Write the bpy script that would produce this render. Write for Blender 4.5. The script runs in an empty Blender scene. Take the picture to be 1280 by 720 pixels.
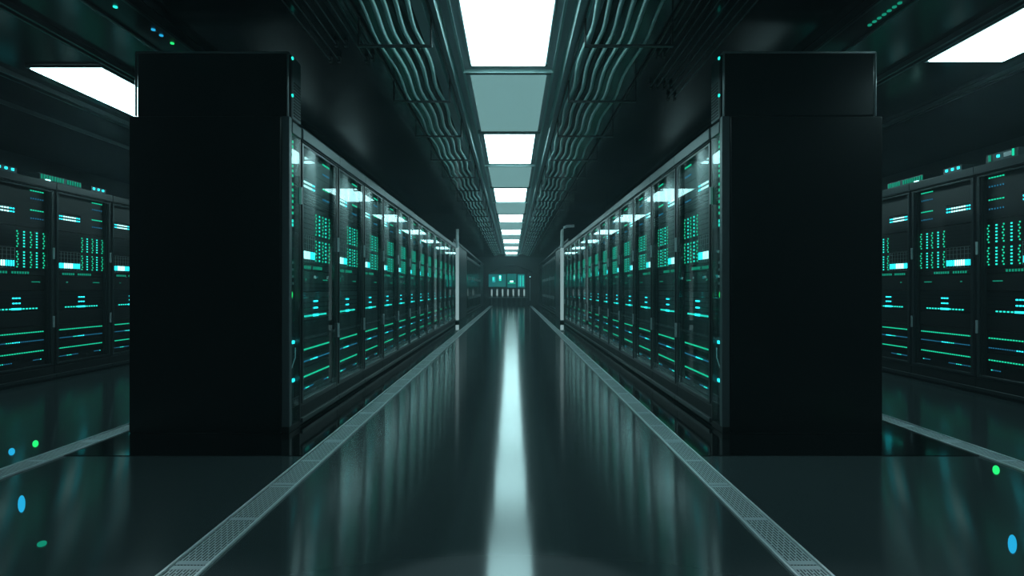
import bpy, bmesh, math, random
from mathutils import Vector
random.seed(7)
scene = bpy.context.scene
COL = scene.collection

# ------------------------------------------------------------------ helpers
class MB:
    """collects boxes, cylinders and tubes; build() links them as ONE mesh object"""
    def __init__(s, sx=1):
        s.v = []; s.f = []; s.m = []; s.mats = []; s.sx = sx
    def mi(s, mat):
        if mat not in s.mats: s.mats.append(mat)
        return s.mats.index(mat)
    def _face(s, idx, k):
        s.f.append(tuple(idx) if s.sx > 0 else tuple(reversed(idx))); s.m.append(k)
    def box(s, x0, x1, y0, y1, z0, z1, mat):
        k = s.mi(mat); n = len(s.v)
        for x in (x0, x1):
            for y in (y0, y1):
                for z in (z0, z1): s.v.append((x*s.sx, y, z))
        for q in ((0,1,3,2), (4,6,7,5), (0,4,5,1), (2,3,7,6), (0,2,6,4), (1,5,7,3)):
            s._face([n+i for i in q], k)
        return s
    def cyl(s, c, r, h, axis, mat, n=12, r2=None):
        k = s.mi(mat); b = len(s.v); r2 = r if r2 is None else r2
        for t, rr in ((0, r), (1, r2)):
            for i in range(n):
                a = 2*math.pi*i/n; p, q = math.cos(a)*rr, math.sin(a)*rr
                if axis == 'z': P = (c[0]+p, c[1]+q, c[2]+t*h)
                elif axis == 'x': P = (c[0]+t*h, c[1]+p, c[2]+q)
                else: P = (c[0]+q, c[1]+t*h, c[2]+p)
                s.v.append((P[0]*s.sx, P[1], P[2]))
        for i in range(n):
            j = (i+1) % n; s._face([b+i, b+j, b+n+j, b+n+i], k)
        s._face([b+i for i in reversed(range(n))], k); s._face([b+n+i for i in range(n)], k)
        return s
    def tube(s, pts, r, mat, n=8):
        k = s.mi(mat); rings = []
        pts = [Vector(p) for p in pts]
        for i, p in enumerate(pts):
            d = (pts[min(i+1, len(pts)-1)] - pts[max(i-1, 0)]).normalized()
            up = Vector((0, 0, 1)) if abs(d.z) < .9 else Vector((1, 0, 0))
            a = d.cross(up).normalized(); b = a.cross(d).normalized()
            ring = []
            for j in range(n):
                t = 2*math.pi*j/n; q = p + a*math.cos(t)*r + b*math.sin(t)*r
                s.v.append((q.x*s.sx, q.y, q.z)); ring.append(len(s.v)-1)
            rings.append(ring)
        for A, B in zip(rings, rings[1:]):
            for j in range(n):
                l = (j+1) % n; s._face([A[j], A[l], B[l], B[j]], k)
        s._face(list(reversed(rings[0])), k); s._face(rings[-1], k)
        return s
    def build(s, name, parent=None, bevel=0, smooth=False, loc=(0,0,0)):
        me = bpy.data.meshes.new(name); me.from_pydata(s.v, [], s.f)
        for m in s.mats: me.materials.append(m)
        me.polygons.foreach_set('material_index', s.m)
        if smooth: me.polygons.foreach_set('use_smooth', [True]*len(s.f))
        bm = bmesh.new(); bm.from_mesh(me); bmesh.ops.recalc_face_normals(bm, faces=bm.faces); bm.to_mesh(me); bm.free()
        o = bpy.data.objects.new(name, me); COL.objects.link(o); o.location = loc
        if parent: o.parent = parent
        if bevel:
            b = o.modifiers.new('bevel', 'BEVEL'); b.width = bevel; b.segments = 3; b.limit_method = 'ANGLE'
        return o

def tag(o, label=None, cat=None, group=None, kind=None):
    if label: o['label'] = label
    if cat: o['category'] = cat
    if group: o['group'] = group
    if kind: o['kind'] = kind
    return o
def empty(name, loc):
    o = bpy.data.objects.new(name, None); COL.objects.link(o); o.location = loc; o.empty_display_size = .1
    return o
def kids(o): return [c for c in bpy.data.objects if c.parent == o]
def copy_tree(o, parent=None):
    c = o.copy(); COL.objects.link(c); c.parent = parent
    for ch in kids(o): copy_tree(ch, c)
    return c
ORD = ['first','second','third','fourth','fifth','sixth','seventh','eighth','ninth','tenth','eleventh','twelfth','thirteenth']

# ------------------------------------------------------------------ materials
def mat(name, color=(.02,.02,.02), rough=.5, metal=0, spec=.5, noise=None, bump=0, nscale=(8,8,8)):
    m = bpy.data.materials.new(name); m.use_nodes = True
    nt = m.node_tree; b = nt.nodes['Principled BSDF']
    b.inputs['Base Color'].default_value = (*color, 1); b.inputs['Roughness'].default_value = rough
    b.inputs['Metallic'].default_value = metal; b.inputs['Specular IOR Level'].default_value = spec
    if noise or bump:
        tc = nt.nodes.new('ShaderNodeTexCoord'); mp = nt.nodes.new('ShaderNodeMapping'); nz = nt.nodes.new('ShaderNodeTexNoise')
        mp.inputs['Scale'].default_value = nscale; nz.inputs['Scale'].default_value = 1; nz.inputs['Detail'].default_value = 4
        nt.links.new(tc.outputs['Object'], mp.inputs[0]); nt.links.new(mp.outputs[0], nz.inputs[0])
        if noise:
            mr = nt.nodes.new('ShaderNodeMapRange'); mr.inputs[3].default_value = noise[0]; mr.inputs[4].default_value = noise[1]
            nt.links.new(nz.outputs[0], mr.inputs[0]); nt.links.new(mr.outputs[0], b.inputs['Roughness'])
        if bump:
            bp = nt.nodes.new('ShaderNodeBump'); bp.inputs['Strength'].default_value = bump; bp.inputs['Distance'].default_value = .02
            nt.links.new(nz.outputs[0], bp.inputs['Height']); nt.links.new(bp.outputs[0], b.inputs['Normal'])
    return m
def emit(name, color, strength, sample=True):
    m = bpy.data.materials.new(name); m.use_nodes = True; nt = m.node_tree
    nt.nodes.clear(); e = nt.nodes.new('ShaderNodeEmission'); o = nt.nodes.new('ShaderNodeOutputMaterial')
    e.inputs[0].default_value = (*color, 1); e.inputs[1].default_value = strength; nt.links.new(e.outputs[0], o.inputs[0])
    if not sample: m.cycles.emission_sampling = 'NONE'
    return m

M = {}
M['floor'] = mat('aisle_floor', (.030,.041,.043), .13, noise=(.115,.14), spec=.34, nscale=(1.5,.5,1))
_nt = M['floor'].node_tree; _b = _nt.nodes['Principled BSDF']; _b.inputs['Anisotropic'].default_value = .88   # finish brushed along the aisle
_t = _nt.nodes.new('ShaderNodeCombineXYZ'); _t.inputs[1].default_value = 1; _nt.links.new(_t.outputs[0], _b.inputs['Tangent'])
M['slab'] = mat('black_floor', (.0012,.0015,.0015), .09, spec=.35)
M['ceil'] = mat('ceiling_dark', (.012,.015,.017), .16, spec=.3, noise=(.12,.22), nscale=(2,2,2))
M['ceil_mid'] = mat('ceiling_grey', (.42,.47,.5), .4)
M['paint'] = mat('pale_paint', (.9,.97,.97), .25)
M['edge'] = mat('edge_highlight', (.45,.5,.52), .25, metal=.5)
M['wall'] = mat('wall_dark', (.02,.028,.03), .4)
M['part'] = mat('partition', (.022,.032,.035), .4)
M['black'] = mat('black_gloss', (.0022,.0026,.0028), .28, spec=.3)
M['casing'] = mat('rack_black', (.008,.01,.011), .3)
M['frame'] = mat('rack_frame', (.035,.045,.047), .3, metal=.35)
M['header'] = mat('rack_header', (.09,.115,.12), .38, metal=.3)
M['unit'] = mat('unit_face', (.03,.042,.044), .38, metal=.2)
M['unit2'] = mat('unit_face_grey', (.06,.08,.084), .35, metal=.2)
M['slot'] = mat('slot_black', (.002,.003,.003), .5)
M['screw'] = mat('screw_steel', (.55,.6,.6), .25, metal=1)
M['steel'] = mat('bright_steel', (.8,.88,.9), .3, metal=.35)
M['edge_glint'] = mat('edge_highlight_grey', (.42,.46,.47), .25)
M['satin'] = mat('satin_steel', (.5,.57,.6), .42, metal=.4)
M['grid'] = mat('wire_grid', (.35,.4,.4), .4, metal=.6)
M['cable'] = mat('teal_cable', (.5,.74,.72), .35)
M['pipe'] = mat('conduit', (.12,.14,.145), .3, metal=.8)
M['trim'] = mat('teal_trim', (.5,.72,.71), .35, metal=.1)
M['rung'] = mat('rung_black', (.01,.012,.013), .4)
M['lamp'] = emit('lamp_diffuser', (.53,.93,.97), 9)
M['lampside'] = M['lamp']
M['soft'] = emit('panel_bounce_glow', (.19,.40,.405), .75)
M['softside'] = mat('panel_frame', (.14,.2,.2), .4)
M['green'] = emit('led_green', (.01,.62,.34), 1.15)
M['greendim'] = emit('led_green_dim', (.01,.42,.26), 0.6)
M['teal'] = emit('led_teal', (.02,.85,.68), 1.3)
M['cyan'] = emit('led_cyan', (.02,.82,.92), 2.1)
M['white'] = emit('led_white', (.45,1,.98), 2.3)
M['blue'] = emit('led_blue', (.03,.35,.62), 0.45)
M['lime'] = emit('led_lime', (.02,.95,.2), 1.1)
M['skyblue'] = emit('led_sky', (.02,.45,.8), 0.95)
M['fgreen'] = emit('far_green', (.01,.4,.28), .45)
M['fcyan'] = emit('far_cyan', (.03,.55,.6), .8)
M['tube'] = emit('pale_glow', (.42,.66,.68), .55)
M['screen'] = emit('screen_teal', (.01,.24,.24), .5)

# glass of the rack doors: clear with fresnel reflection and faint vertical smears
def glass():
    m = bpy.data.materials.new('door_glass'); m.use_nodes = True; nt = m.node_tree; nt.nodes.clear()
    N = nt.nodes.new; L = nt.links.new
    out = N('ShaderNodeOutputMaterial'); tr = N('ShaderNodeBsdfTransparent'); gl = N('ShaderNodeBsdfGlossy'); hz = N('ShaderNodeBsdfGlossy')
    tr.inputs[0].default_value = (.90,.97,.96,1); gl.inputs['Roughness'].default_value = .015; hz.inputs['Roughness'].default_value = .27
    gl.inputs[0].default_value = (.93,1,1,1)
    ge = N('ShaderNodeNewGeometry'); dt = N('ShaderNodeVectorMath'); dt.operation = 'DOT_PRODUCT'
    L(ge.outputs['Incoming'], dt.inputs[0]); L(ge.outputs['Normal'], dt.inputs[1])
    def MA(op, a, b=None):
        n = N('ShaderNodeMath'); n.operation = op
        for i, v in enumerate((a, b)):
            if v is None: continue
            if isinstance(v, (int, float)): n.inputs[i].default_value = v
            else: L(v, n.inputs[i])
        return n.outputs[0]
    fr = MA('ADD', MA('MULTIPLY', MA('POWER', MA('SUBTRACT', 1, MA('ABSOLUTE', dt.outputs['Value'])), 5), .25), .01)
    tc = N('ShaderNodeTexCoord'); mp = N('ShaderNodeMapping'); mp.inputs['Scale'].default_value = (1, 5.5, .35)
    nz = N('ShaderNodeTexNoise'); nz.inputs['Scale'].default_value = 1; nz.inputs['Detail'].default_value = 1.5
    mr = N('ShaderNodeMapRange'); mr.inputs[1].default_value = .42; mr.inputs[2].default_value = .7; mr.inputs[3].default_value = 0; mr.inputs[4].default_value = .75
    L(tc.outputs['Object'], mp.inputs[0]); L(mp.outputs[0], nz.inputs[0]); L(nz.outputs[0], mr.inputs[0])
    mix1 = N('ShaderNodeMixShader'); L(mr.outputs[0], mix1.inputs[0]); L(gl.outputs[0], mix1.inputs[1]); L(hz.outputs[0], mix1.inputs[2])
    mix2 = N('ShaderNodeMixShader'); L(MA('ADD', fr, MA('MULTIPLY', mr.outputs[0], .24)), mix2.inputs[0]); L(tr.outputs[0], mix2.inputs[1]); L(mix1.outputs[0], mix2.inputs[2])
    L(mix2.outputs[0], out.inputs[0]); return m
M['glass'] = glass()

# perforated plate: rows of slots cut out by a procedural pattern of the metal
def perforated():
    m = mat('perforated_steel', (.27,.32,.34), .45, metal=.3); nt = m.node_tree; b = nt.nodes['Principled BSDF']
    N = nt.nodes.new; L = nt.links.new
    tc = N('ShaderNodeTexCoord'); mp = N('ShaderNodeMapping'); br = N('ShaderNodeTexBrick')
    mp.inputs['Rotation'].default_value = (0, 0, math.pi/2)
    br.inputs['Scale'].default_value = 1; br.inputs['Brick Width'].default_value = .05; br.inputs['Row Height'].default_value = .0125
    br.inputs['Mortar Size'].default_value = .0034; br.inputs['Mortar Smooth'].default_value = .1
    br.inputs['Color1'].default_value = (.02,.025,.028,1); br.inputs['Color2'].default_value = (.02,.025,.028,1)
    br.inputs['Mortar'].default_value = (.5,.58,.6,1)
    L(tc.outputs['Object'], mp.inputs[0]); L(mp.outputs[0], br.inputs[0]); L(br.outputs['Color'], b.inputs['Base Color'])
    return m
M['perf'] = perforated()

# ------------------------------------------------------------------ dimensions
CAM = 1.05
XL, XR = -1.60, 1.51        # fronts of the two rows on the centre aisle
SL, SR = -5.25, 4.63        # fronts of the rows across the side aisles
OL, OR_ = -2.75, 2.65       # backs of the centre rows
ZC = 2.895                   # ceiling
YA = 4.14                   # near end of the rows
PITCH = .93
CX = -.03
YEND = 34.6

# ------------------------------------------------------------------ setting
def struct(name, mb, **k): return tag(mb.build(name, **k), kind='structure')
struct('floor', MB().box(-7, 6.4, -3, YEND+.3, -.2, 0, M['floor']))
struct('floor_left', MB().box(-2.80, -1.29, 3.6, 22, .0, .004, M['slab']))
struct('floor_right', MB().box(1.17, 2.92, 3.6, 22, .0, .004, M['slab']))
struct('ceiling', MB().box(-7, 6.4, -3, YEND+.3, ZC, ZC+.2, M['ceil']))
struct('wall_left', MB().box(-7, -6.8, -3, YEND, 0, ZC, M['wall']))
struct('wall_right', MB().box(6.2, 6.4, -3, YEND, 0, ZC, M['wall']))
struct('wall_front', MB().box(-7, 6.4, -3.2, -3, 0, ZC, M['wall']))
struct('wall_back', MB().box(-7, 6.4, YEND, YEND+.2, 0, ZC, M['wall']))
# central ceiling band, a little lighter, between the two inner trims
struct('trim_1', MB().box(CX-.62, CX+.62, .6, 30.9, ZC-.015, ZC, M['ceil_mid']))
def rail(n, x, w, h, m, y0=.6, y1=30.9, tilt=0):
    mb = MB().box(x-w/2, x+w/2, y0, y1, ZC-h, ZC-.001, M[m])
    if tilt:      # bevelled inner face, turned to the lights
        mb.v = [(v[0] + (tilt*w*.9 if v[2] < ZC-.01 and (v[0]-x)*tilt < 0 else 0), v[1], v[2]) for v in mb.v]
    struct('trim_%d' % n, mb)
rail(2, CX-.445, .034, .055, 'trim', tilt=-1); rail(3, CX+.445, .034, .055, 'trim', tilt=1)
rail(4, CX-.53, .018, .05, 'trim', tilt=-1); rail(5, CX+.53, .018, .05, 'trim', tilt=1)
rail(6, CX-.375, .018, .035, 'trim'); rail(7, CX+.375, .018, .035, 'trim')
for n, x in ((8,-3.30), (9,-3.24), (10,-4.26), (11,-4.34), (12,-5.0), (13,3.20), (14,3.26), (15,4.18), (16,4.24)):
    rail(n, x, .022, .04, 'pipe', -1, 12)
# partitions beyond the rows
for side, s, x in (('left', 1, -1.72), ('right', -1, 1.66)):
    mb = MB()
    a, b = (x-.2, x) if s > 0 else (x, x+.2)
    mb.box(a, b, 16.75, 21.9, 0, 2.43, M['part'])
    mb.box(a-.03*(s>0), b+.03*(s<0), 31.35, YEND, 0, 2.43, M['part'])
    struct('wall_%s_partition' % side, mb, bevel=.01)
    struct('trim_%d' % (17 if s > 0 else 18), MB().box(x-1.2 if s > 0 else x-.03, x+.03 if s > 0 else x+1.2, 16.75, YEND, 2.43, 2.5, M['part']), bevel=.008)

# ------------------------------------------------------------------ ceiling lights
def make_light():
    root = empty('ceiling_light', (0,0,ZC))
    L, W = 1.565, .60
    MB().box(-W/2, W/2, 0, L, -.030, -.012, M['lamp']).build('diffuser', root, bevel=.008)
    fr = MB()
    for a in (-1, 1): fr.box(a*(W/2+.012)-.01, a*(W/2+.012)+.01, -.02, L+.02, -.024, -.002, M['softside'])
    fr.box(-W/2-.02, W/2+.02, -.03, -.01, -.024, -.002, M['softside']); fr.box(-W/2-.02, W/2+.02, L+.01, L+.03, -.024, -.002, M['softside'])
    fr.build('frame', root, bevel=.003)
    return root
first = make_light()
Y0, LP = 3.15, 3.70
for i in range(8):
    o = first if i == 0 else copy_tree(first)
    o.location = (CX, Y0+LP*i, ZC)
    lab = 'bright white ceiling light above the centre aisle, %s counted from the near end' % ORD[i]
    if i == 7: lab = 'small farthest ceiling light of the centre aisle, next to the end wall'
    tag(o, lab, 'ceiling light', 'centre aisle ceiling lights')
for i, (x, y) in enumerate(((-3.70, 4.78), (3.64, 3.06))):
    o = copy_tree(first); o.location = (x, y, ZC)
    tag(o, ('slanting white ceiling light over the left side aisle, partly behind the tall black cabinet',
            'slanting white ceiling light over the right side aisle, cut by the picture edge')[i], 'ceiling light')
for i, (x, y) in enumerate(((-3.70, 8.5), (3.64, 7.2), (-3.70, 12.2), (3.64, 11.3))):
    o = copy_tree(first); o.location = (x, y, ZC)
    tag(o, 'white ceiling light deep in the %s side aisle, %s beyond the nearest one' % (('left','right')[i % 2], ('next', 'second')[i//2]), 'ceiling light')
o = copy_tree(first); o.location = (CX, Y0-LP, ZC)
tag(o, 'white ceiling light directly above the viewer, out of the picture', 'ceiling light')
# pale panels between lights; their emission stands in for bounced light
def make_panel():
    root = empty('ceiling_panel', (0,0,ZC))
    MB().box(-.325, .325, 0, 1.79, -.028, -.017, M['soft']).build('diffuser', root)  # panel face, no lamp behind it; emission stands in for bounced light
    fr = MB()
    for y in (-.055, 1.79): fr.box(-.36, .36, y, y+.05, -.04, -.014, M['softside']); fr.box(-.375, .375, y+(.052 if y > 0 else -.012), y+(.062 if y > 0 else -.002), -.045, -.014, M['trim'])
    fr.build('frame', root)
    return root
fp = make_panel()
for i in range(8):
    o = fp if i == 0 else copy_tree(fp)
    o.location = (CX, Y0+1.565+.17+LP*i, ZC)
    tag(o, 'dim teal ceiling panel just past the %s centre aisle light' % ORD[i], 'ceiling panel', 'teal panels between the ceiling lights')

# ------------------------------------------------------------------ cables, trays, conduits
RP = 1.16; RY0 = 3.88 - RP*4
def tray(xc, w, side):
    root = empty('ceiling_cable_tray', (xc, 0, ZC))
    for a in (-1, 1):
        MB().box(a*w/2-.006, a*w/2+.006, .2, 30, -.03, -.012, M['rung']).build('rail', root)
    for k in range(26):
        y = RY0 + RP*k
        if y < .3: continue
        MB().box(-w/2, w/2, y, y+.03, -.215, -.203, M['rung']).box(-w/2, -w/2+.012, y, y+.012, -.205, -.012, M['rung']).box(w/2-.012, w/2, y, y+.012, -.205, -.012, M['rung']).build('rung', root)
    tag(root, 'black ceiling cable tray with cross rungs %s of the centre lights' % side, 'cable tray')
tray(-.79, .50, 'left'); tray(.79, .60, 'right')
def cable(x, sgn, label, r=.021, drop=0):
    mb = MB(); pts = []
    y = .3
    while y < 30:
        t = ((y-RY0) % RP)/RP
        bow = math.sin(math.pi*t)**1.5
        pts.append(((x - sgn*.03*bow)*(1-drop*.5), y, ZC-.080-drop)); y += RP/9
    mb.tube(pts, r, M['cable'], 6)
    tag(mb.build('ceiling_cable', smooth=True), label, 'cable', 'wavy cables in the ceiling trays')
names = ['nearest the lights', 'second out from the lights', 'third out from the lights', 'fourth out from the lights', 'fifth out from the lights', 'outermost of its tray']
lx = [-.665, -.74, -.815, -.885, -.955]
for i, x in enumerate(lx): cable(x, -1, 'wavy teal cable in the left ceiling tray, %s' % (names[i] if i < 4 else names[5]), .016 if i < 4 else .01, .022*i)
rx = [.55, .625, .70, .775, .85, .95]
for i, x in enumerate(rx): cable(x, 1, 'wavy teal cable in the right ceiling tray, %s' % names[i], .016 if i < 5 else .012, .020*i)
def conduit(x, y1, label, r=.005):
    MBo = MB().tube([(x, .3, ZC-.03), (x, y1, ZC-.03)], r, M['pipe'], 6).box(x-.012, x+.012, y1-.02, y1+.02, ZC-.045, ZC-.001, M['rung'])
    tag(MBo.build('ceiling_conduit'), label, 'conduit', 'thin ceiling conduits')
for i, x in enumerate((-1.10, -1.16, -1.24, -1.31, -1.38, -1.45)):
    conduit(x, (4.55, 4.6, 4.3, 4.3, 4.6, 4.6)[i], 'thin steel ceiling conduit left of the trays, %s outward' % ORD[i])
for i, x in enumerate((1.14, 1.19, 1.25, 1.31, 1.37, 1.43, 1.49, 1.55)):
    conduit(x, (4.5, 4.5, 5.2, 5.2, 5.2, 5.2, 5.5, 5.5)[i], 'thin steel ceiling conduit right of the trays, %s outward' % ORD[i])
# ducts over the back of the rows
def duct(x0, x1, side, leds):
    root = empty('ceiling_duct', ((x0+x1)/2, 0, ZC)); c = (x0+x1)/2
    MB().box(x0-c, x1-c, -1, 14, -.07, -.001, M['black']).build('casing', root, bevel=.006)
    for a in (x0-c, x1-c): MB().box(a-.012, a+.012, -1, 14, -.085, -.07, M['pipe']).build('rail', root, bevel=.004)
    for k, (x, y, m) in enumerate(leds):
        MB().cyl((x-c, y, -.078), .013, .01, 'z', M[m], 10).build('indicator_light', root)
    tag(root, 'long black ceiling duct with small lights over the back of the %s row' % side, 'duct')
duct(-2.64, -2.38, 'left', [(-2.5, 3.63, 'teal'), (-2.46, 3.95, 'skyblue'), (-2.46, 4.04, 'skyblue'), (-2.46, 4.17, 'lime')])
duct(2.26, 2.48, 'right', [(2.41, 3.58+.05*k, 'greendim') for k in range(7)])

# ------------------------------------------------------------------ server rack
U0, U1 = .085, .85          # usable width between the rails
def led_row(mb, u0, u1, z, n, m, w=.014, h=.012, pick=None):
    for i in range(n):
        u = u0 + (u1-u0)*(i+.5)/n
        mm = m if pick is None else pick(i)
        if mm: mb.box(-.052, -.046, u-w/2, u+w/2, z-h/2, z+h/2, M[mm])
def make_rack(s, dim=False, open_front=False):
    sx = s
    R = empty('server_rack', (0,0,0))
    G, GD, T, C, W, B = ('green','greendim','teal','cyan','white','blue') if not dim else ('fgreen','fgreen','fgreen','fcyan','fcyan','fgreen')
    # casing: sides, back, roof
    mb = MB(sx)
    for u in (0, PITCH-.012): mb.box(-1.13, -.02, u+.001, u+.011, .04, 2.25, M['casing'])
    mb.box(-1.15, -1.13, .001, PITCH-.001, .04, 2.25, M['casing']).box(-1.13, -.02, .001, PITCH-.001, 2.235, 2.25, M['casing'])
    for k in range(14): mb.box(-1.155, -1.15, .12, .8, .4+k*.11, .43+k*.11, M['slot'])
    mb.build('casing', R)
    MB(sx).box(-1.12, -.01, .002, PITCH-.002, .006, .15, M['slot']).box(-.012, .012, .002, PITCH-.002, .03, .062, M['frame']).build('plinth', R, bevel=.003)
    f = MB(sx)
    f.box(-.06, -.012, .002, .075, .15, 2.17, M['casing']).box(-.06, -.012, .865, PITCH-.002, .15, 2.17, M['casing'])
    f.box(-.05, -.012, .075, .865, .15, .19, M['casing'])
    f.build('frame', R, bevel=.004)
    MB(sx).box(-.08, .018, .002, PITCH-.002, 2.178, 2.262, M[('casing' if s > 0 else 'frame') if open_front else 'header']).box(-.08, .004, .002, PITCH-.002, 2.165, 2.178, M['slot']).build('header', R, bevel=.005)
    for u in (.079, .861):
        r = MB(sx).box(-.062, -.030, u-.009, u+.009, .19, 2.165, M['casing'])
        for k in range(17): r.cyl((-.030, u, .235+.1175*k), .0055, .004, 'x', M['screw'], 6)
        r.build('mounting_rail', R)
    # --- units, bottom to top
    def unit(name, u0, u1, z0, z1, face='unit', lines=(), vl=()):
        if open_front: face = {'unit': 'slot', 'unit2': 'casing'}[face]
        b = MB(sx).box(-.75, -.054, u0, u1, z0+.003, z1-.003, M[face])
        for z in lines: b.box(-.0545, -.0525, u0+.015, u1-.015, z-.004, z+.004, M['slot'])
        for (a, c, d, n) in vl:            # groups of vertical fins
            for i in range(n):
                u = u0+.02+(u1-u0-.04)*i/(n-1); b.box(-.0545, -.050, u-.002, u+.002, a, c, M[d])
        return b.build(name, R)
    COLS = (.483, .566, .657, .734, .83)
    def leds(par, fn, columns=False):
        l = MB(sx); fn(l)
        if dim: return l.build('indicator_lights', par)
        groups = {}
        for b in range(len(l.v)//8):
            c = l.v[b*8]; c7 = l.v[b*8+7]
            key = round((c[2]+c7[2])/2/.012) if not columns else min(range(5), key=lambda i: abs((c[1]+c7[1])/2-COLS[i]))
            groups.setdefault(key, []).append(b)
        for bs in groups.values():
            g = MB(sx); g.mats = l.mats
            for b in bs:
                n = len(g.v); g.v += l.v[b*8:b*8+8]
                for f, m in zip(l.f[b*6:b*6+6], l.m[b*6:b*6+6]): g.f.append(tuple(i-b*8+n for i in f)); g.m.append(m)
            g.build('indicator_column' if columns else 'indicator_row', par)
    u = unit('patch_panel', U0, U1, .19, .42, vl=((.27, .31, 'slot', 34),))
    def f1(l):
        led_row(l, .10, .83, .345, 24, G, .0155, .012)
        led_row(l, .10, .55, .25, 17, B, .009, .009, lambda i: T if i in (0, 5, 6, 7) else (B if i < 12 else None)); led_row(l, .68, .80, .25, 5, B, .009, .009, lambda i: T if i == 4 else B)
    leds(u, f1)
    u = unit('network_switch', U0, U1, .42, .63, vl=((.49, .53, 'slot', 40),))
    def f2(l):
        led_row(l, .10, .83, .56, 24, G, .0155, .012)
        led_row(l, .10, .83, .465, 28, B, .010, .010, lambda i: C if 12 <= i <= 15 else (T if i in (9, 10, 11) else B))
    leds(u, f2)
    u = unit('blank_panel', U0, U1, .63, .79)
    u = unit('blade_server', U0, U1, .79, 1.02, 'unit2', lines=(.85, .89, .93, .97))
    def f3(l):
        led_row(l, .20, .75, .824, 13, T, .020, .014, lambda i: T)
        l.box(-.052, -.045, .41, .53, .814, .834, M[C])
        for z in (.885, .94): led_row(l, .415, .525, z, 3, C, .022, .014)
    leds(u, f3)
    u = unit('storage_server', U0, U1, 1.02, 1.19, lines=(1.05, 1.085))
    def f4(l):
        led_row(l, .66, .78, 1.118, 3, GD, .03, .010); led_row(l, .22, .26, 1.118, 1, GD, .02, .010)
    leds(u, f4)
    u = unit('status_strip', U0, U1, 1.19, 1.245)
    leds(u, lambda l: [l.box(-.052, -.048, q-.009, q+.009, 1.204, 1.229, M[GD]) for q in [.18+.033*i for i in range(6)] + [.42+.033*i for i in range(7)]])
    u = unit('drive_array', U0, .46, 1.245, 1.49, 'unit')
    g = MB(sx)
    for z in (1.262, 1.36, 1.405, 1.45, 1.478): g.box(-.052, -.049, .10, .45, z-.0015, z+.0015, M['grid'])
    for i in range(8): q = .10+.05*i; g.box(-.052, -.049, q-.0015, q+.0015, 1.262, 1.478, M['grid'])
    g.build('grille', u)
    leds(u, lambda l: [l.box(-.052, -.044, q-.0058, q+.0058, 1.284, 1.345, M[W if 3 <= i <= 7 else C]) for i, q in enumerate([.118+.0285*i for i in range(12)])])
    u = unit('port_panel', .46, U1, 1.245, 1.72, 'unit')
    def f5(l):
        for ci, q in enumerate(COLS):
            br = ci in (1, 3)
            for g0 in (1.265, 1.485):
                n = 6 if br else 7
                for i in range(n):
                    z = g0 + .19*(i+.5)/n; dq = 0 if br else (.006 if i % 2 else -.006)
                    hw = .009 if br else .006
                    l.box(-.052, -.047, q+dq-hw, q+dq+hw, z-.0075, z+.0075, M[(T if br else G)])
    leds(u, f5, True)
    u = unit('rack_server', U0, .46, 1.49, 1.72, 'unit2', lines=(1.53, 1.57, 1.61, 1.65, 1.69))
    u = unit('fibre_switch', U0, .46, 1.72, 1.93, 'unit2', lines=(1.75, 1.78, 1.81))
    def f6(l):
        for z in (1.862, 1.896): led_row(l, .11, .45, z, 10, W, .018, .014, lambda i: (W if 2 <= i <= 7 else C))
    leds(u, f6)
    u = unit('rack_server', U0, .46, 1.93, 2.165, 'unit', lines=(1.97,))
    u = unit('controller', .46, U1, 1.72, 2.165, 'unit', lines=(1.76, 1.985))
    def f7(l):
        for z in (2.125, 1.91): led_row(l, .64, .83, z, 6, G, .017, .012)
        for z in (2.04, 1.82): led_row(l, .64, .83, z, 6, B, .008, .014)
    leds(u, f7)
    # --- glass door
    d = MB(sx)
    d.box(-.008, .0, .045, .885, .17, .19, M['frame']).box(-.008, .0, .045, .885, 2.145, 2.16, M['frame'])
    d.box(-.008, .002, .022, .052, .17, 2.16, M['frame']).box(-.008, .002, .878, .908, .17, 2.16, M['frame'])
    d = d.build('door', R, bevel=.002)
    if not open_front: MB(sx).box(-.006, -.001, .052, .878, .19, 2.145, M['glass']).build('glass_pane', d)
    for z in (.60, 1.38): MB(sx).box(.002, .022, .888, .902, z, z+.13, M['satin']).build('handle', d, bevel=.004)
    return R

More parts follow.
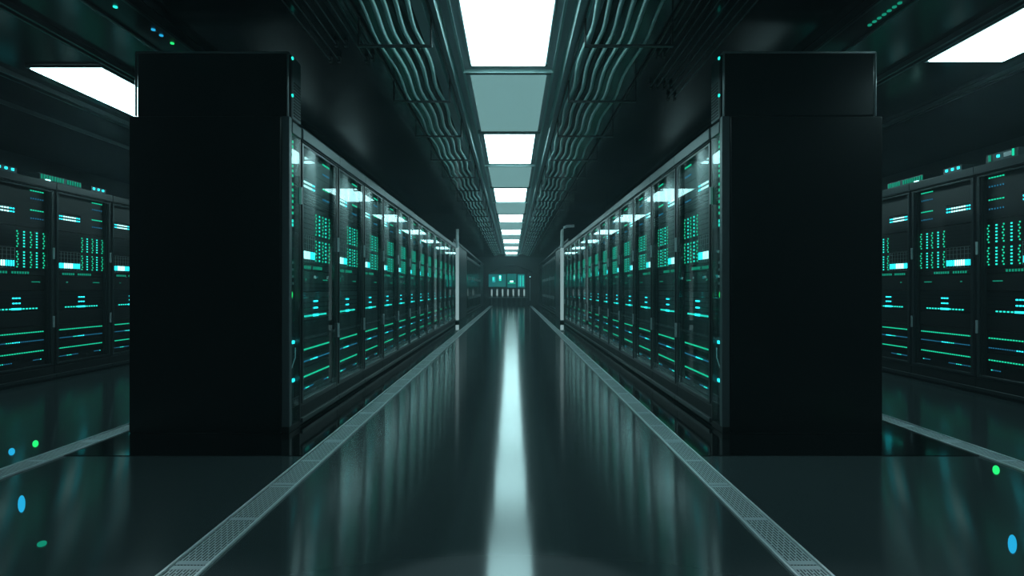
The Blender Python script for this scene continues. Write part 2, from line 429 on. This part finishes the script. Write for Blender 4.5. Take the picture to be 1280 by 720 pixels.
def end_cabinet(s, loc, far=False):
    """narrow cabinet that closes the row: black end wall, glass-fronted strip of small units on the aisle side"""
    R = empty('end_cabinet', loc); W = .225; D = 1.155
    MB(s).box(-D, -.06, 0, W, .004, 2.286, M['black']).build('casing', R, bevel=.010)
    MB(s).box(-.055, .0, 0, .05, .05, 2.286, M['header']).box(-.055, .0, .20, W, .05, 2.178, M['casing']).box(-.058, -.002, 0, W, .004, .05, M['slot']).box(-.055,.006,.05,W,2.178,2.262,M['header']).build('frame', R, bevel=.004)
    st = MB(s).box(-.07, -.045, .05, .20, .05, 2.178, M['unit'])
    for k in range(15):
        for q in (.058, .192): st.cyl((-.045, q, .16+.13*k), .005, .004, 'x', M['screw'], 6)
    st = st.build('mounting_strip', R)
    v = MB(s)
    for k in range(9):
        z = 1.05+.026*k; v.box(-.045, -.038, .065, .185, z, z+.017, M['satin' if k % 2 else 'slot']); v.box(-.04, -.034, .11, .14, z+.003, z+.013, M['slot'])
    v.build('vent_block', R)
    def lt(a, b, c, d, e, g, m): MB(s).box(a, b, c, d, e, g, M[m]).build('indicator_light', R, bevel=.002)
    for k in range(8): lt(-.044, -.034, .085, .17, 1.88+k*.036, 1.898+k*.036, 'green')
    for k in range(6): lt(-.044, -.034, .085, .17, 1.60+k*.043, 1.620+k*.043, 'green')
    for k in range(2): lt(-.044, -.034, .08, .17, 1.51+k*.03, 1.532+k*.03, 'teal')
    for z in (.645, .36): lt(-.044, -.030, .065, .185, z-.012, z+.012, 'cyan')
    MB(s).cyl((-.044, .12, 1.0), .026, .014, 'x', M['lime'], 14).build('indicator_light', R)
    MB(s).tube([(-.03, .195, .60), (-.022, .17, .53), (-.025, .08, .43)], .004, M['steel'], 6).build('cable', R)
    MB(s).box(-.006, -.001, .05, .20, .06, 2.17, M['glass']).build('glass_pane', R)
    MB(s).box(.0, .02, .19, .204, 1.68, 1.81, M['satin']).build('handle', R, bevel=.003)
    return R
def top_cabinet(s, loc):
    R = empty('overhead_cabinet', loc); W = .205
    MB(s).box(-1.11, -.02, 0, W, 0, .462, M['black']).build('casing', R, bevel=.014)
    f = MB(s).box(-.02, 0, .035, W, .0, .452, M['header']).box(-.021, .004, .008, .03, .0, .45, M['slot'])
    for k in range(12): f.box(0, .006, .06, .19, .02+k*.022, .03+k*.022, M['slot'])
    f.build('side_panel', R, bevel=.003)
    for pts in ([(-1.113, -.002, .004), (-1.113, -.002, .464)], [(-1.113, -.002, .464), (-.018, -.002, .464)], [(-.018, -.002, .004), (-.018, -.002, .464)], [(-.018, -.002, .464), (-.018, W, .464)]):
        MB(s).tube(pts, .0075, M['edge_glint'], 12).build('edge_highlight', R, smooth=True)  # pale tube added along the edges to draw the highlight of their bevel
    for z in (.16, .43): MB(s).cyl((.002, .02, z), .012, .01, 'x', M['teal'], 10).build('indicator_light', R)
    return R

for s, side, x in ((1, 'left', XL), (-1, 'right', XR)):
    tag(end_cabinet(s, (x, YA, 0)), 'tall plain black end cabinet at the near end of the %s row' % side, 'cabinet')
    tag(top_cabinet(s, (x, YA+.02, 2.287)), 'black overhead cabinet standing on top of the %s end cabinet' % side, 'cabinet')
    rk = make_rack(s)
    first_used = False
    for i in range(13):
        o = rk if i == 0 else copy_tree(rk)
        o.location = (x, YA+.23+PITCH*i, 0)
        tag(o, 'glass-door server rack on the %s of the centre aisle, %s from the near end' % (side, ORD[i]), 'server rack', 'racks in the %s centre row' % side)
    tag(end_cabinet(s, (x, YA+.235+PITCH*13, 0)), 'narrow green-lit cabinet at the far end of the %s rack row' % side, 'cabinet')
    sx_, y0, n = ((SL, 5.69, 4) if s > 0 else (SR, 4.83, 5))
    ork = make_rack(s, open_front=True)
    for i in range(n):
        o = ork if i == 0 else copy_tree(ork); o.location = (sx_, y0+PITCH*i, 0)
        tag(o, 'dark server rack across the %s side aisle, %s from the picture edge' % (side, ORD[i]), 'server rack', 'racks across the %s side aisle' % side)
    dk = make_rack(s, True)
    for i in range(10):
        o = dk if i == 0 else copy_tree(dk)
        o.location = ((-1.72 if s > 0 else 1.66), 21.95+PITCH*i, 0)
        tag(o, 'dim far server rack on the %s beyond the white pole, %s from the blank partition' % (side, ORD[i]), 'server rack', 'dim racks in the far %s row' % side)

# ------------------------------------------------------------------ devices on top of the side rows
def top_device(kind, s, loc):
    R = empty({'bars': 'terminal_block', 'dots': 'signal_box', 'ports': 'port_box'}[kind], loc)
    if kind == 'bars':
        MB(s).box(-.25, -.01, 0, .62, 0, .07, M['unit2']).build('casing', R, bevel=.004)
        l = MB(s)
        for k in range(16):
            if k == 9: continue
            l.box(-.01, -.003, .01+k*.038, .028+k*.038, .01, .06, M['greendim'])
        l.box(-.01, .004, .07, .13, -.004, .012, M['white']); l.build('indicator_lights', R)
    elif kind == 'dots':
        MB(s).box(-.2, -.01, 0, .26, 0, .06, M['unit2']).build('casing', R, bevel=.004)
        for k in range(3): MB(s).box(-.01, .0, .03+k*.08, .055+k*.08, .02, .045, M['cyan']).build('indicator_light', R)
    else:
        MB(s).box(-.22, -.01, 0, .36, 0, .08, M['header']).build('casing', R, bevel=.004)
        for q0, q1, z0, z1, m in ((.30, .32, .01, .07, 'greendim'), (.04, .055, .01, .075, 'green'), (.2, .225, .03, .055, 'cyan')): MB(s).box(-.01, 0, q0, q1, z0, z1, M[m]).build('indicator_light', R)
        MB(s).box(-.01, -.004, .07, .15, .02, .06, M['steel']).build('label_plate', R)
    return R
for s, side, x, dy in ((1, 'left', SL, -.08), (-1, 'right', SR, 0)):
    x = x + .0
    tag(top_device('bars', s, (x, 6.50+dy, 2.266)), 'row of faint green bars on top of the %s side racks' % side, 'device')
    tag(top_device('dots', s, (x, 5.94+dy, 2.266)), 'small box with bright cyan dots on top of the %s side racks' % side, 'device')
    if s < 0: tag(top_device('ports', s, (x, 5.28, 2.266)), 'grey box with silver plate and green tick on top of the right side racks', 'device')
    else: tag(top_device('dots', s, (x, 7.2, 2.266)), 'small cyan-lit box beyond the green bars on the left side racks', 'device')

# ------------------------------------------------------------------ floor grilles
def grille(x0, x1, y0, y1, label):
    R = empty('floor_grille', ((x0+x1)/2, y0, 0)); w = x1-x0
    for a in (-w/2, w/2-.012): MB().box(a, a+.010, 0, y1-y0, .0005, .010, M['steel']).build('rail', R)
    n = int((y1-y0)/.88)
    p = None
    for k in range(n):
        if p is None:
            b = MB().box(-w/2+.017, w/2-.017, .004, .876, .001, .0055, M['perf'])
            for q in (.004, .42, .846): b.box(-w/2+.017, w/2-.017, q, q+.03, .0055, .0065, M['satin'])
            p = b.build('grille_plate', R); o = p
        else:
            o = p.copy(); COL.objects.link(o); o.parent = R
        o.location = (0, k*.88, 0)
    tag(R, label, 'floor grille')
GY = 3.05-.88*2
grille(-1.29, -1.14, GY, GY+.88*37, 'long perforated steel floor grille along the left edge of the centre aisle')
grille(1.03, 1.17, GY, GY+.88*37, 'long perforated steel floor grille along the right edge of the centre aisle')
grille(-2.95, -2.80, GY, GY+.88*14, 'steel floor grille in the left side aisle, behind the black cabinet')
grille(2.92, 3.07, GY, GY+.88*14, 'steel floor grille in the right side aisle, behind the black cabinet')

# ------------------------------------------------------------------ poles
def pole(x, s, label):
    R = empty('steel_pole', (x, 14.0, 0))
    pts = [(0, 0, .012), (0, 0, 2.40), (s*.01, 0, 2.46), (s*.05, 0, 2.52), (s*.12, 0, 2.55), (s*.3, 0, 2.56)]
    MB().tube(pts if s > 0 else [(0,0,.012),(0,0,2.48)], .037, M['paint'], 14).build('tube', R, smooth=True)
    MB().tube([(0,0,.27),(0,0,2.02)], .040, M['tube'], 16).tube([(0,0,.03),(0,0,.15)], .040, M['tube'], 16).build('glow_sleeve', R, smooth=True)  # emissive sleeve added to brighten the painted pole
    MB().cyl((0, 0, .16), .052, .09, 'z', M['slot'], 18).build('collar', R)
    MB().cyl((0, 0, .011), .06, .012, 'z', M['satin'], 18).build('base_plate', R)
    tag(R, label, 'pole')
pole(-1.33, -1, 'pale pole with added glow and black collar at the far end of the left rack row')
pole(1.215, 1, 'pale pole with added glow and black collar at the far end of the right rack row')

# ------------------------------------------------------------------ end wall
YW = YEND-.02
def screen(x0, x1, z0, z1, label, kind):
    R = empty('wall_screen', ((x0+x1)/2, YW, z0)); w = x1-x0; h = z1-z0
    MB().box(-w/2, w/2, -.08, .0, 0, h, M['black']).build('housing', R, bevel=.01)
    MB().box(-w/2+.02, w/2-.02, -.085, -.08, .02, h-.02, M['screen']).build('display', R)
    l = MB(); rnd = random.Random(kind)
    if kind == 1:
        l.box(-.30, -.12, -.095, -.085, .30, .62, M['fcyan']).box(-.28, -.2, -.10, -.095, .4, .6, M['teal']).box(.10, .24, -.095, -.085, .38, .72, M['teal']).box(.13, .2, -.1, -.095, .5, .68, M['white'])
        for k in range(3): l.box(-.1, .42, -.09, -.085, .06+k*.08, .085+k*.08, M['fgreen'])
    elif kind == 2:
        l.box(-.1, .1, -.1, -.085, .34, .44, M['white']).box(-.22, .22, -.09, -.085, .26, .32, M['green'])
        for k in range(4): l.box(-.26+k*.15, -.22+k*.15, -.09, -.085, .5, .74, M['fgreen'])
    else:
        for k in range(4): l.box(-.17+k*.09, -.13+k*.09, -.09, -.085, .1, .75, M['teal' if k in (1, 3) else 'fcyan'])
    l.build('display_marks', R)
    tag(R, label, 'screen')
screen(-1.42, -.34, 1.10, 1.90, 'glowing teal screen on the end wall, leftmost, with two bright patches', 1)
screen(-.32, .28, 1.05, 1.92, 'glowing teal screen at the middle of the end wall with one bright spot', 2)
screen(.30, .80, 1.05, 1.90, 'glowing teal screen on the end wall with upright bright bars', 3)
R = empty('control_console', (-.2, 33.7, 0))
MB().box(-1.15, 1.15, -.3, .3, .44, .50, M['unit2']).build('worktop', R, bevel=.01)
for k in range(8): MB().box(-1.08+k*.30, -.98+k*.30, -.25, .25, 0, .44, M['part']).build('leg', R)
MB().box(-1.15, 1.15, .26, .3, 0, .44, M['slot']).build('back_panel', R)
tag(R, 'low console desk with upright legs in front of the end wall', 'desk')
for k in range(7):
    x = -1.18+k*.315
    R = empty('indicator_post', (x, 33.62, .502))
    MB().cyl((0, 0, 0), .05, .06, 'z', M['satin'], 10).cyl((0,0,.06), .035, .44, 'z', M['satin'], 10).build('body', R)
    MB().cyl((0, 0, .10), .045, .36, 'z', M['tube'], 10).build('lamp', R)
    tag(R, 'small pale upright post on the far console, %s from the left' % ORD[k], 'post', 'posts on the far console')
# arch above the screens
mb = MB(); pts = [(-1.3+2.5*i/16, YW-.08, 2.02+.38*math.sin(math.pi*i/16)) for i in range(17)]
mb.tube(pts, .05, M['part'], 8)
struct('trim_19', mb, smooth=True)
R = empty('end_door', (1.30, YW-.01, 0))
MB().box(-.32, .28, -.06, 0, 0, 2.0, M['casing']).build('leaf', R, bevel=.01)
MB().box(-.24, -.21, -.11, -.06, .3, 1.6, M['satin']).build('handle', R)
MB().cyl((-.22, -.11, 1.72), .03, -.012, 'y', M['white'], 10).build('indicator_light', R)
tag(R, 'dark narrow door at the right of the end wall with a long handle', 'door')

# ------------------------------------------------------------------ coloured reflections on the floor, drawn as thin glowing ellipses
for x, y, m, wx, wy, lab in ((-2.384, 2.80, 'skyblue', .014, .14, 'tall blue painted reflection on the floor in front of the left side grille, at the left picture edge'),
                     (-3.205, 3.69, 'skyblue', .016, .10, 'blue painted reflection on the floor beyond the left side grille, at the picture edge'),
                     (-3.21, 3.88, 'lime', .016, .10, 'bright green painted reflection on the floor just beyond the left side grille'),
                     (-1.926, 2.36, 'greendim', .016, .03, 'faint teal painted reflection on the floor left of the near left floor grille'),
                     (2.79, 3.32, 'lime', .016, .10, 'bright green painted reflection on the floor in front of the right side grille'),
                     (2.05, 2.36, 'skyblue', .014, .11, 'blue painted reflection on the floor in the lower right picture corner')):
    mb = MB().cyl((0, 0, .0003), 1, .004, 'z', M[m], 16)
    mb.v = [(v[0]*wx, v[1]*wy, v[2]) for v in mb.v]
    fl = mb.build('floor_glint', loc=(x, y, 0)); fl.rotation_euler.z = -math.atan2(x, y); tag(fl, lab, 'floor light')  # 'floor light' here is a drawn reflection, not a lamp in the floor

# ------------------------------------------------------------------ downlight near the camera and its lamp
for x, y, e, a, bl, lab in ((-.02, 1.70, 170, 25, .15, 'small round downlight in the ceiling close to the viewer, over the aisle'),
                            (-1.21, 1.45, 170, 34, .9, 'small round downlight over the near end of the left floor grille'),
                            (1.10, 1.45, 170, 34, .9, 'small round downlight over the near end of the right floor grille')):
    R = empty('recessed_downlight', (x, y, ZC-.001))
    MB().cyl((0, 0, -.03), .09, .03, 'z', M['satin'], 24).build('ring', R)
    MB().cyl((0, 0, -.034), .06, .004, 'z', M['lamp'], 24).build('lens', R)
    tag(R, lab, 'downlight')
    sp = bpy.data.lights.new('downlight_beam', 'SPOT'); sp.energy = e; sp.spot_size = math.radians(a); sp.spot_blend = bl; sp.color = (.85,.97,1); sp.shadow_soft_size = .05
    so = bpy.data.objects.new('downlight_beam', sp); COL.objects.link(so); so.location = (x, y, ZC-.06)

# ------------------------------------------------------------------ world, camera
w = bpy.data.worlds.new('room_air'); scene.world = w; w.use_nodes = True; nt = w.node_tree
nt.nodes['Background'].inputs[0].default_value = (.3,.5,.5,1); nt.nodes['Background'].inputs[1].default_value = .0
vs = nt.nodes.new('ShaderNodeVolumeScatter'); vs.inputs['Color'].default_value = (.60,.84,.90,1); vs.inputs['Density'].default_value = .0055; vs.inputs['Anisotropy'].default_value = .3
nt.links.new(vs.outputs[0], nt.nodes['World Output'].inputs['Volume'])
cd = bpy.data.cameras.new('camera'); cam = bpy.data.objects.new('camera', cd); COL.objects.link(cam)
cam.location = (0, 0, CAM); cam.rotation_euler = (math.pi/2, 0, 0)
cd.sensor_width = 36; cd.lens = 36*720/1280; cd.clip_end = 200; cd.clip_start = .05
scene.camera = cam
scene.view_settings.view_transform = 'Standard'; scene.view_settings.look = 'None'
scene.view_settings.exposure = 0; scene.view_settings.gamma = 1; scene.view_settings.use_curve_mapping = False
cy = scene.cycles
cy.use_denoising = True; cy.max_bounces = 8; cy.diffuse_bounces = 3; cy.glossy_bounces = 4; cy.transparent_max_bounces = 16; cy.volume_bounces = 1
cy.sample_clamp_indirect = 6; cy.caustics_reflective = False; cy.caustics_refractive = False
